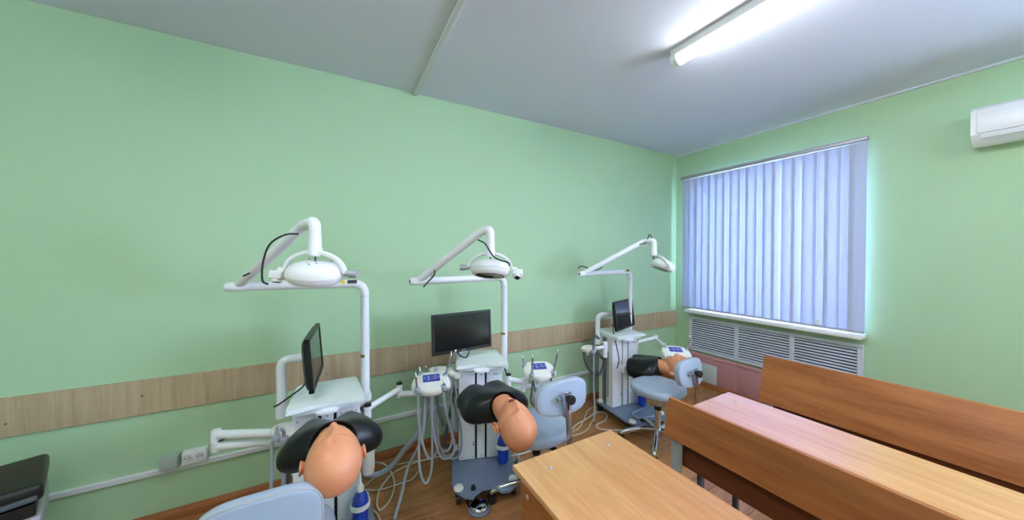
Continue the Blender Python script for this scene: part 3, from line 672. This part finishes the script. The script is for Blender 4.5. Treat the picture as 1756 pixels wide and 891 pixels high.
dental_light('white dental lamp over the middle unit with its lens turned to the viewer', P2, E2, K2, C2, (.80, -.55, .10), (-.22, -.25, -1), None, 1,
    [[at(820, 411, 1.90), at(832, 418, 1.87), at(845, 438, 1.84), at(858, 446, 1.82), at(872, 450, 1.8), at(874, 456, 1.8)],
     [at(726, 492, 1.95), at(734, 483, 1.95), at(744, 472, 1.95), at(746, 463, 1.96)]])
E3, K3, C3 = V((1.98, 2.24, 1.385)), at(1099, 416, 2.92), at(1135, 455, 2.86)
dental_light('small distant white dental lamp hanging beside the window corner', P3, E3, K3, C3, (.485, .875, .0), (-.34, .19, -.92), None, -1,
    [[at(1095, 419, 2.9), at(1108, 415, 2.88), at(1114, 402, 2.87), at(1122, 420, 2.86), at(1124, 438, 2.86)], [at(992, 460, 2.95), at(998, 456, 2.95), at(1020, 463, 2.95), at(1033, 458, 2.95)]], hang=at(1121, 438, 2.86))

# ------------------------------------------------------------------ monitors
def monitor(label, c, yaw, tilt, w, h, arm_from, u, cable):
    """yaw: direction the screen faces, measured so 0 faces -Y"""
    t = thing('monitor', label, 'monitor', c, yaw, 'black flat monitors on the units')
    tm = M.Rotation(tilt, 4, 'X')
    def tf(bm): bmesh.ops.transform(bm, matrix=tm, verts=bm.verts[:]); return bm
    bz = .016; b = nb()
    for x0, x1, z0, z1 in ((-w/2, w/2, h/2-bz, h/2), (-w/2, w/2, -h/2, -h/2+bz*1.3), (-w/2, -w/2+bz, -h/2, h/2), (w/2-bz, w/2, -h/2, h/2)): box(b, x0, x1, -.012, .012, z0, z1, .002, 1)
    obj('bezel', tf(b), 'black_plastic', t)
    obj('screen', tf(box(nb(), -w/2+bz-.001, w/2-bz+.001, -.008, .004, -h/2+bz*1.2, h/2-bz+.001)), 'screen_black', t)
    rings = [sring(w/2*k-.002, h/2*k-.002, 8, 32, lambda x, z: V((x, y, z))) for k, y in ((1, .011), (.98, .02), (.85, .032), (.6, .042))]
    obj('back_shell', tf(loft(nb(), rings)), 'black_plastic', t)
    b = nb()
    for x in (-.012, -.004, .004, .011): box(b, x-.0025, x+.0025, -.0126, -.0118, -h/2+.007, -h/2+.012)
    obj('maker_mark', tf(b), 'silver_plastic', t)
    m_ = M.Translation(V(c)) @ M.Rotation(yaw, 4, 'Z') @ tm
    back = m_ @ V((0, .045, 0))
    # arm belongs to the unit
    a = V(arm_from); nrm = (m_.to_3x3() @ V((0, 1, 0))); 
    pts = fillet([(a.x, a.y, .70), (a.x, a.y, back.z), back+nrm*.03 if (V((a.x, a.y, 0))-V((back.x, back.y, 0))).length > .08 else back, back-nrm*.004], .06, 8)
    obj('monitor_arm', sweep(nb(), pts, .023, 18), 'white_metal', u, world=True)
    obj('arm_collar', lathe(nb(), [(.027, .67), (.027, .73), (.024, .735)], (a.x, a.y, 0), 18), 'white_metal', u, world=True)
    obj('arm_bracket', box(nb(), min(a.x, a.x), a.x+.09, a.y-.02, a.y+.02, .675, .715, .004, 1), 'white_metal', u, world=True)
    obj('monitor_cable', sweep(nb(), catmull(cable, 6), .0045, 8), 'cable_black', t, world=True)
    return t
monitor('black monitor seen almost edge-on above the nearest unit', V((-.098, 2.135, .985)), R(86), R(-4), .44, .28, V((-.255, 2.13, 0)), u1,
        [V((-.14, 2.10, .87)), at(520, 662, 1.75), at(502, 676, 1.72), at(478, 693, 1.70), at(470, 697, 1.70)])
monitor('black monitor facing the viewer squarely over the middle unit', V((.815, 2.21, .998)), R(4), R(-3), .46, .28, loc2w(U2, A2, (-.185, .16, 0))+V((.06, .06, 0)), u2,
        [at(805, 601, 2.36), at(800, 612, 2.3), at(790, 610, 2.28), at(782, 600, 2.30)])
monitor('small-looking black monitor turned sideways on the farthest unit', V((2.535, 2.262, .965)), R(18), R(-6), .42, .28, loc2w(U3, A3, (-.19, .18, 0)), u3,
        [V((2.40, 2.28, .88)), V((2.33, 2.20, .80)), V((2.31, 2.12, .6)), V((2.30, 2.13, .5))])

# ------------------------------------------------------------------ training manikins (torso shell and rubber head)
def manikin(label, loc, rz, incline, tiltz=0, start=.08):
    loc = V(loc); t = thing('training_manikin', label, 'manikin', loc, rz, 'phantom-head training manikins')
    inc = M.Rotation(-incline, 3, 'X')
    def I(bm): bmesh.ops.rotate(bm, verts=bm.verts[:], cent=(0, 0, 0), matrix=inc); return bm
    N = 44; rings = []
    secs = [(-.082, .11, .045, .04), (-.086, .145, .068, .055), (-.100, .168, .080, .065), (-.135, .182, .090, .07), (-.20, .190, .092, .075), (-.28, .200, .090, .085), (-.345, .206, .086, .095), (-.39, .200, .082, .095), (-.425, .178, .079, .090), (-.448, .145, .077, .084), (-.462, .108, .076, .080), (-.470, .092, .079, .080), (-.472, .086, .077, .077), (-.465, .080, .072, .072), (-.43, .076, .066, .066)]
    for y, a, b1, b2 in secs:
        if y > -.345: y = -.345+(y+.345)*(.345-start)/(.345-.08)
        ring = []
        for i in range(N):
            an = 2*PI*i/N; c, s = math.cos(an), math.sin(an); e = 2.3 if y > -.42 else 2.0
            x = math.copysign(abs(c)**(2/e), c)*a; zz = math.copysign(abs(s)**(2/e), s)*(b1 if s > 0 else b2)
            if s > 0 and y > -.43:
                zz += .024*(math.exp(-((x-.085)/.05)**2)+math.exp(-((x+.085)/.05)**2))*math.exp(-((y+.19)/.085)**2)
                zz -= .016*math.exp(-(x/.025)**2)*math.exp(-((y+.2)/.14)**2)
            if y < -.25: zz -= .11*max(0, abs(x)-.10)**1.1*(1 if y > -.43 else .4)*3
            ring.append(V((x, y, zz)))
        rings.append(ring)
    obj('torso', I(loft(nb(), rings)), 'black_rubber', t, smooth=80)
    obj('mount', box(nb(), -.045, .045, -.10, .0, -.045, .025, .006, 2) if start < .1 else I(box(nb(), -.035, .035, -.22, -.01, -.045, .02, .006, 2)), 'white_metal', t)
    # head: face up (+z), crown towards -y
    bm = bmesh.new(); NU, NV = 72, 56; g = lambda v, c, w: math.exp(-((v-c)/w)**2)
    cy = -.635; rows = []
    for j in range(NV+1):
        th = PI*j/NV; row = []
        for i in range(NU):
            ph = 2*PI*i/NU; d = V((math.sin(th)*math.cos(ph), math.cos(th), math.sin(th)*math.sin(ph)))   # +y chin, -y crown
            x, y, zz = d.x*.092, d.y*.130, d.z*(.100 if d.z > 0 else .105)
            if y < 0: q_ = 1+.07*math.sin(2*th)**2; x *= q_; zz *= q_
            if y > 0:
                k = min(1, y/.13); x *= 1-.30*k*k; 
                if d.z > 0: zz *= 1+.62*k*k
                else: zz *= 1-.30*k
            else:
                k = min(1, -y/.13); x *= 1+.05*math.sin(k*PI); zz *= 1+.02*k
                if d.z > 0: zz *= 1-.10*math.sin(k*PI*.5)
            if d.z > .1:
                f = min(1, (d.z-.1)/.3)
                ridge = .5*(1+math.tanh((y+.022)/.012))*.5*(1-math.tanh((y-.040)/.006))
                zz += f*(.009+.021*max(0, min(1, (y+.02)/.055)))*g(x, 0, .0125+.006*max(0, y/.04))*ridge
                zz += f*.0075*g(y, -.028, .014)*g(x, 0, .055)
                zz -= f*.013*(g(x, .034, .017)+g(x, -.034, .017))*g(y, -.006, .014)
                zz += f*.006*(g(x, .034, .012)+g(x, -.034, .012))*g(y, -.004, .008)
                zz += f*.006*(g(x, .045, .02)+g(x, -.045, .02))*g(y, .025, .02)
                zz += f*.010*g(x, 0, .030)*g(y, .070, .024); zz -= f*.028*g(x, 0, .021)*g(y, .072, .0125)
                zz += f*.006*g(x, 0, .022)*g(y, .108, .014)
                zz += f*.0034*math.sin(x*190+y*140+math.sin(y*70)*2.0)*g(y, -.062, .024)*g(x, 0, .05)     # folds of the rubber brow
            row.append(bm.verts.new((x, y+cy, zz)))
        rows.append(row)
    for a, b in zip(rows[:-1], rows[1:]):
        for i in range(NU): bm.faces.new((a[i], a[(i+1) % NU], b[(i+1) % NU], b[i]))
    bmesh.ops.remove_doubles(bm, verts=bm.verts[:], dist=1e-5)
    # neck
    nr = []
    for y, rx, rz_, zc in ((-.615, .050, .058, -.020), (-.57, .062, .064, -.018), (-.52, .066, .064, -.008), (-.47, .068, .062, -.004), (-.44, .062, .056, .0)):
        nr.append([V((math.cos(2*PI*i/32)*rx, y, zc+math.sin(2*PI*i/32)*rz_)) for i in range(32)])
    loft(bm, nr)
    # ears
    for s in (-1, 1):
        er = []
        for k, off in ((.7, -.004), (.85, .006), (1.05, .013), (1.0, .017), (.80, .015), (.55, .008), (.2, .006)):
            er.append(sring(.036*k, .022*k, 2.2, 20, lambda y, z_: V((s*(.093+off)+s*.25*(-z_)*.3, cy+.032+y-z_*.25, -.012+z_))))
        loft(bm, er)
    if tiltz: bmesh.ops.rotate(bm, verts=bm.verts[:], cent=(0, -.47, 0), matrix=M.Rotation(tiltz, 3, 'X'))
    h = obj('head', I(bm), 'skin', t, smooth=70)
    b = nb(); ball(b, (0, cy+.073, .0890), .016, (1.3, .85, .75), 18, 10)
    if tiltz: bmesh.ops.rotate(b, verts=b.verts[:], cent=(0, -.47, 0), matrix=M.Rotation(tiltz, 3, 'X'))
    obj('mouth', I(b), 'mouth', h)
    return t
manikin('orange-headed training manikin with black torso on the nearest unit, crown to viewer', (-.015, 1.95, .585), R(1), R(24), R(19), .16)
manikin('orange-headed training manikin on the middle unit, open mouth and ear in view', (.865, 2.07, .570), R(-3), R(15), R(26))
manikin('training manikin on the farthest unit, head mostly hidden by a stool backrest', (2.415, 2.30, .43), R(22), R(15), R(10), .20)

# ------------------------------------------------------------------ stools with backrest
def stool(label, loc, rz, seat_z=.50, back_z=.74, back_tilt=0, back_d=.25, base_rot=0, bw=.165, bh=.115):
    t = thing('dental_stool', label, 'stool', (loc[0], loc[1], 0), rz, 'grey vinyl dental stools')
    rings = []
    for k, z in ((.88, -.062), (.97, -.058), (1.0, -.045), (1.0, -.02), (.97, -.006), (.90, .0), (.7, .003), (.35, .004)):
        rings.append(sring(.205*k, .195*k, 2.5, 40, lambda x, y: V((x, y, seat_z+z))))
    obj('seat', loft(nb(), rings), 'vinyl', t, smooth=60)
    obj('seat_pan', lathe(nb(), [(.16, 0), (.17, .008), (.17, .014)], (0, 0, seat_z-.076), 28), 'black_plastic', t)
    # backrest: rounded cushion, slightly dished
    rings = []; yb = -back_d
    for k, y in ((.86, -.024), (.95, -.0235), (.99, -.018), (1, 0), (.985, .016), (.93, .023), (.80, .026), (.4, .024)):
        rings.append(sring(bw*k, bh*k, 3.0, 44, lambda x, z: V((x, yb+y+.35*x*x*2-.04*(z/bh)*.0, back_z+z))))
    b = nb(); loft(b, rings)
    bmesh.ops.rotate(b, verts=b.verts[:], cent=(0, yb, back_z), matrix=M.Rotation(R(back_tilt), 3, 'X'))
    bk = obj('backrest', b, 'vinyl', t, smooth=60)
    ring = sring(bw*.985, bh*.985, 3.0, 44, lambda x, z: V((x, yb-.0205+.7*x*x, back_z+z))); ring.append(ring[0])
    b = sweep(nb(), ring, .0035, 6); bmesh.ops.rotate(b, verts=b.verts[:], cent=(0, yb, back_z), matrix=M.Rotation(R(back_tilt), 3, 'X')); obj('piping', b, 'vinyl_piping', bk)
    # flat chrome bracket from under the seat up to the back
    path = fillet([(0, .02, seat_z-.082), (0, yb-.035, seat_z-.082), (.0, yb-.055, seat_z+.05), (.0, yb-.040, back_z+.02)], .045, 6)
    rr = []
    for i, p in enumerate(path):
        d = (path[min(i+1, len(path)-1)]-path[max(i-1, 0)]).normalized(); n_ = V((1, 0, 0)).cross(d).normalized()
        rr.append([p+V((.019, 0, 0))+n_*.003, p+V((-.019, 0, 0))+n_*.003, p+V((-.019, 0, 0))-n_*.003, p+V((.019, 0, 0))-n_*.003])
    br = obj('back_bracket', loft(nb(), rr), 'chrome', t)
    obj('bracket_slot', box(nb(), -.004, .004, yb-.0495, yb-.0465, back_z-.06, back_z-.005), 'black_slot', br)
    b = nb(); lathe(b, [(.014, 0), (.014, .006), (.024, .008), (.026, .016), (.026, .030), (.022, .036)], (0, yb-.046, back_z+.005), 16, (0, -1, 0)); obj('knob', b, 'black_plastic', t)
    b = nb(); lathe(b, [(.013, 0), (.013, .01), (.007, .011), (.007, .02)], (-.052, yb-.028+.0, back_z+.005), 6, (0, -1, 0)); lathe(b, [(.018, 0), (.018, .003)], (-.052, yb-.026, back_z+.005), 18, (0, -1, 0)); box(b, -.02, .028, yb-.040, yb-.030, back_z+.022, back_z+.034, .002, 1); obj('fixing_nut', b, 'chrome', t)
    obj('gas_lift', sweep(nb(), [(0, 0, .12), (0, 0, .30), (0, 0, .301), (0, 0, seat_z-.075)], [.024, .024, .014, .014], 20), 'chrome', t)
    obj('lift_collar', lathe(nb(), [(.027, 0), (.027, .022), (.018, .026)], (0, 0, .29), 18), 'black_plastic', t)
    obj('hub', lathe(nb(), [(.030, .085), (.036, .10), (.036, .13), (.028, .145)], (0, 0, 0), 20), 'chrome', t)
    for i in range(5):
        a = base_rot-rz+2*PI*i/5; d = V((math.cos(a), math.sin(a), 0))
        obj('base_arm', sweep(nb(), catmull([d*.02+V((0, 0, .125)), d*.12+V((0, 0, .12)), d*.22+V((0, 0, .095)), d*.275+V((0, 0, .075)), d*.285+V((0, 0, .058))], 5), [.019]*12+[.017]*7+[.014]*2, 12), 'chrome', t)
        c = d*.285; s_ = V((-d.y, d.x, 0)); b = nb(); cyl(b, c-s_*.022+V((0, 0, .028)), c-s_*.003+V((0, 0, .028)), .028, 16); cyl(b, c+s_*.003+V((0, 0, .028)), c+s_*.022+V((0, 0, .028)), .028, 16); cyl(b, c+V((0, 0, .03)), c+V((0, 0, .062)), .010, 8)
        obj('caster', b, 'black_plastic', t)
    return t
stool('grey vinyl stool in the lower left corner, backrest top only in view', (-.205, 1.50), R(0), .46, .695, 0, .25, R(30), .17, .11)
stool('grey vinyl stool with bracketed backrest beside the middle manikin', (1.12, 1.70), R(2), .49, .755, -4, .26, R(158), .178, .094)
stool('grey vinyl stool before the farthest unit, its round seat in full view', (2.315, 1.71), R(2), .50, .68, -8, .265, R(140), .15, .098)

# ------------------------------------------------------------------ foot pedals
fp = thing('foot_pedal', 'round chrome foot pedal on the floor in front of the middle unit', 'foot pedal', (.765, 1.795, 0))
obj('foot_ring', lathe(nb(), [(.064, 0), (.068, .004), (.068, .012), (.062, .016)], (0, 0, 0), 32), 'plate_grey', fp)
obj('pedal_dome', lathe(nb(), [(.056, .016), (.056, .026), (.052, .033), (.040, .039), (.02, .042), (.002, .0425)], (0, 0, 0), 32), 'chrome', fp)
obj('pedal_hinge', sweep(nb(), fillet([(-.058, .015, .018), (-.060, .060, .035), (-.015, .068, .038), (.012, .058, .034)], .02), .006, 8), 'chrome', fp)
obj('pedal_badge', box(nb(), .008, .030, .010, .024, .0395, .0425, .001, 1), 'blue_plastic', fp)
fp2 = thing('foot_switch', 'small grey and blue foot switch between unit base and desk corner', 'foot switch', (1.150, 2.00, 0), R(-25))
obj('body', box(nb(), -.05, .05, -.03, .03, 0, .04, .012, 3), 'blue_plastic', fp2)
obj('tread', box(nb(), -.046, .046, -.028, .028, .038, .050, .005, 2), 'grey_metal', fp2)
obj('lead', sweep(nb(), catmull([(-.02, .03, .03), (-.02, .06, .06), (.0, .10, .05), (.03, .10, .01), (.0, .07, .006)], 6), .006, 8), 'hose_grey', fp2)

# ------------------------------------------------------------------ loose cables on the floor
def floor_cable(label, pts, r, m):
    b = nb(); P = [az(x, y, r+.001) for x, y in pts]; sweep(b, catmull(P, 8), r, 8)
    o = obj('floor_cable', b, m); o['label'] = label; o['category'] = 'cable'; o['group'] = 'loose cables on the floor'; return o
floor_cable('beige looped air hose lying between the nearest and middle units', [(642, 792), (660, 796), (672, 812), (676, 832), (668, 858), (652, 874), (646, 862), (652, 838), (676, 810), (720, 790), (776, 778)], .006, 'cable_beige')
floor_cable('thin white cord crossing the floor below the hanging hoses', [(618, 838), (650, 839), (690, 827), (708, 820), (722, 800)], .0035, 'cable_white')
floor_cable('thin white cord slanting away from the nearest blue bottle', [(620, 838), (640, 820), (668, 800), (700, 792), (722, 788)], .0035, 'cable_white')
floor_cable('short beige hose end at the bottom edge beside the nearest bottle', [(630, 873), (644, 878), (652, 892)], .006, 'cable_beige')
floor_cable('white cable snaking in a loop towards the farthest stool', [(975, 742), (988, 728), (1002, 720), (1025, 706), (1040, 710), (1038, 720), (1023, 728), (1030, 735), (1062, 737), (1092, 732)], .005, 'cable_white')
floor_cable('beige cable sweeping behind the middle stool to the far unit', [(980, 748), (1005, 738), (1018, 716), (1028, 690), (1042, 676)], .005, 'cable_beige')
floor_cable('white cord under the far hanging hose, wavy', [(975, 740), (990, 736), (1000, 722), (1012, 700), (1040, 698), (1062, 712), (1085, 724)], .0045, 'cable_white')
floor_cable('white cable running out below the middle manikin head', [(866, 783), (900, 776), (932, 762), (968, 752), (980, 748)], .006, 'cable_white')

# ------------------------------------------------------------------ school desks and benches
def bolt(b, p, n, k=1): lathe(b, [(.0085*k, 0), (.0085*k, .0015), (.006*k, .0035), (.001, .004)], p, 14, n)
def desk(label, x0, x1, y0, y1, legs, front=True):
    t = thing('school_desk', label, 'desk', ((x0+x1)/2, (y0+y1)/2, 0), 0, 'wooden student desks')
    top = obj('tabletop', box(nb(), x0, x1, y0, y1, .732, .752, .002, 1), 'desk_wood_y', t, world=True)
    b = nb()
    for x in (x0+.115, x1-.10):
        for y in (y1-.085, y0+.085): bolt(b, (x, y, .752), (0, 0, 1))
    obj('bolt', b, 'leg_grey', top, world=True)
    if front:
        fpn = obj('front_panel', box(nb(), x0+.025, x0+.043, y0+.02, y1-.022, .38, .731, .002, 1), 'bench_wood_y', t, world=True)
        b = nb(); bolt(b, (x0+.025, y1-.07, .665), (-1, 0, 0)); bolt(b, (x0+.025, y0+.07, .665), (-1, 0, 0)); obj('bolt', b, 'leg_grey', fpn, world=True)
    for y in (y1-.085, y0+.085):
        b = nb(); box(b, x0+.05, x1-.06, y-.0125, y+.0125, .706, .731, .002, 1)
        obj('top_rail', b, 'leg_dark', t, world=True)
        for x in legs:
            obj('leg', box(nb(), x-.0125, x+.0125, y-.0125, y+.0125, 0, .706, .002, 1), 'leg_dark', t, world=True)
        obj('foot_rail', box(nb(), min(legs)+.013, max(legs)-.013, y-.0125, y+.0125, .05, .075, .002, 1), 'leg_dark', t, world=True)
    return t
desk('light wooden student desk in the foreground, corner towards the units', .59, 1.105, -.16, 1.062, (.70, 1.0))
def bench(label, xt, xb, zt, zb, y0, y1, low, dx_low, rot=0):
    t = thing('bench', label, 'bench', ((xt+xb)/2, (y0+y1)/2, 0), rot, 'student benches with plank backrests')
    X, Y = (xt+xb)/2, (y0+y1)/2
    def L(bm): bmesh.ops.translate(bm, vec=V((-X, -Y, 0)), verts=bm.verts[:]); return bm
    th = .020; sl = (xt-xb)/(zt-zb); b = nb()
    loft(b, [[V((xb+sl*(z-zb), y, z)) for z in (zb, zt)]+[V((xb+th+sl*(z-zb), y, z)) for z in (zt, zb)] for y in (y0, y1)])
    bmesh.ops.bevel(b, geom=b.edges[:], offset=.0015, segments=1, affect='EDGES')
    bk = obj('backrest', L(b), 'bench_wood_y', t)
    b = nb()
    for y in ((y0+.32, y1-.32) if rot else ()):
        for f in (.22, .78): z = zb+(zt-zb)*f; bolt(b, (xb+sl*(z-zb)-.0005, y, z), (-1, 0, sl), .7)
    if rot: obj('bolt', L(b), 'brass', bk)
    else: b.free()
    obj('seat_board', L(box(nb(), xb+dx_low, xb+dx_low+.018, y0+.03, y1-.035, low, low+.20, .002, 1)), 'bench_shaded_y', t)
    for y in (y1-.045, y0+.045):
        x = xb+.026
        b = nb(); loft(b, [[V((xx, yy_, z)) for xx, yy_ in ((x+o, y-.02), (x+o+.028, y-.02), (x+o+.028, y+.02), (x+o, y+.02))] for z, o in ((0, -.01), (zb-.02, 0), (zt-.06, sl*(zt-zb-.04)))])
        obj('upright', L(b), 'leg_grey', t)
        obj('foot_bar', L(box(nb(), x-.22, x+.05, y-.02, y+.02, 0, .03, .003, 1)), 'leg_grey', t)
    return t
bench('brown plank-backed bench between the two desks', 1.463, 1.422, .84, .665, -.50, 1.018, .515, .075)
desk('long wooden student desk mirroring the window, between two benches', 1.53, 2.018, -.50, 1.022, (1.60, 1.93), False)
bench('brown plank-backed bench nearest the window wall', 2.71, 2.63, .84, .535, -.60, 1.12, .38, .06, R(2.5))

# ------------------------------------------------------------------ printer in the left corner on a low stand
pt = thing('printer', 'black and silver printer cut by the left edge', 'printer', (-1.335, 2.185, .34), R(24))
obj('body', box(nb(), -.21, .21, -.19, .19, .0, .135, .012, 3), 'silver_plastic', pt)
obj('front_plate', box(nb(), -.185, .185, -.197, -.185, .010, .062, .004, 2), 'white_plastic', pt)
b = nb()
for i in range(10): box(b, -.185+i*.038, -.160+i*.038, -.195, -.188, .074, .092, .002, 1)
obj('button_row', b, 'black_plastic', pt)
obj('output_bay', box(nb(), -.195, .195, -.175, .185, .134, .185, .004, 1), 'black_slot', pt)
obj('output_tray', loft(nb(), [sring(.15*k, .11*k, 2.4, 36, lambda x, y: V((x+.03, y-.10, z))) for k, z in ((.9, .128), (1, .138), (1, .152), (.85, .158), (.8, .15))]), 'black_plastic', pt)
obj('scanner_lid', box(nb(), -.215, .215, -.165, .195, .184, .258, .02, 3), 'black_plastic', pt)
obj('lid_ridge', box(nb(), -.20, .20, -.18, -.155, .196, .216, .006, 2), 'hose_dark', pt)
st = thing('low_cabinet', 'low grey cabinet under the printer in the left corner', 'cabinet', (-1.335, 2.185, 0), R(24))
obj('carcass', box(nb(), -.20, .18, -.17, .18, 0.03, .325, .004, 1), 'box_grey', st)
obj('cabinet_top', box(nb(), -.205, .185, -.175, .185, .325, .34, .003, 1), 'panel_grey', st)
for x in (-.17, .15):
    for y in (-.14, .15): obj('foot', lathe(nb(), [(.018, 0), (.022, .03)], (x, y, 0), 12), 'black_plastic', st)
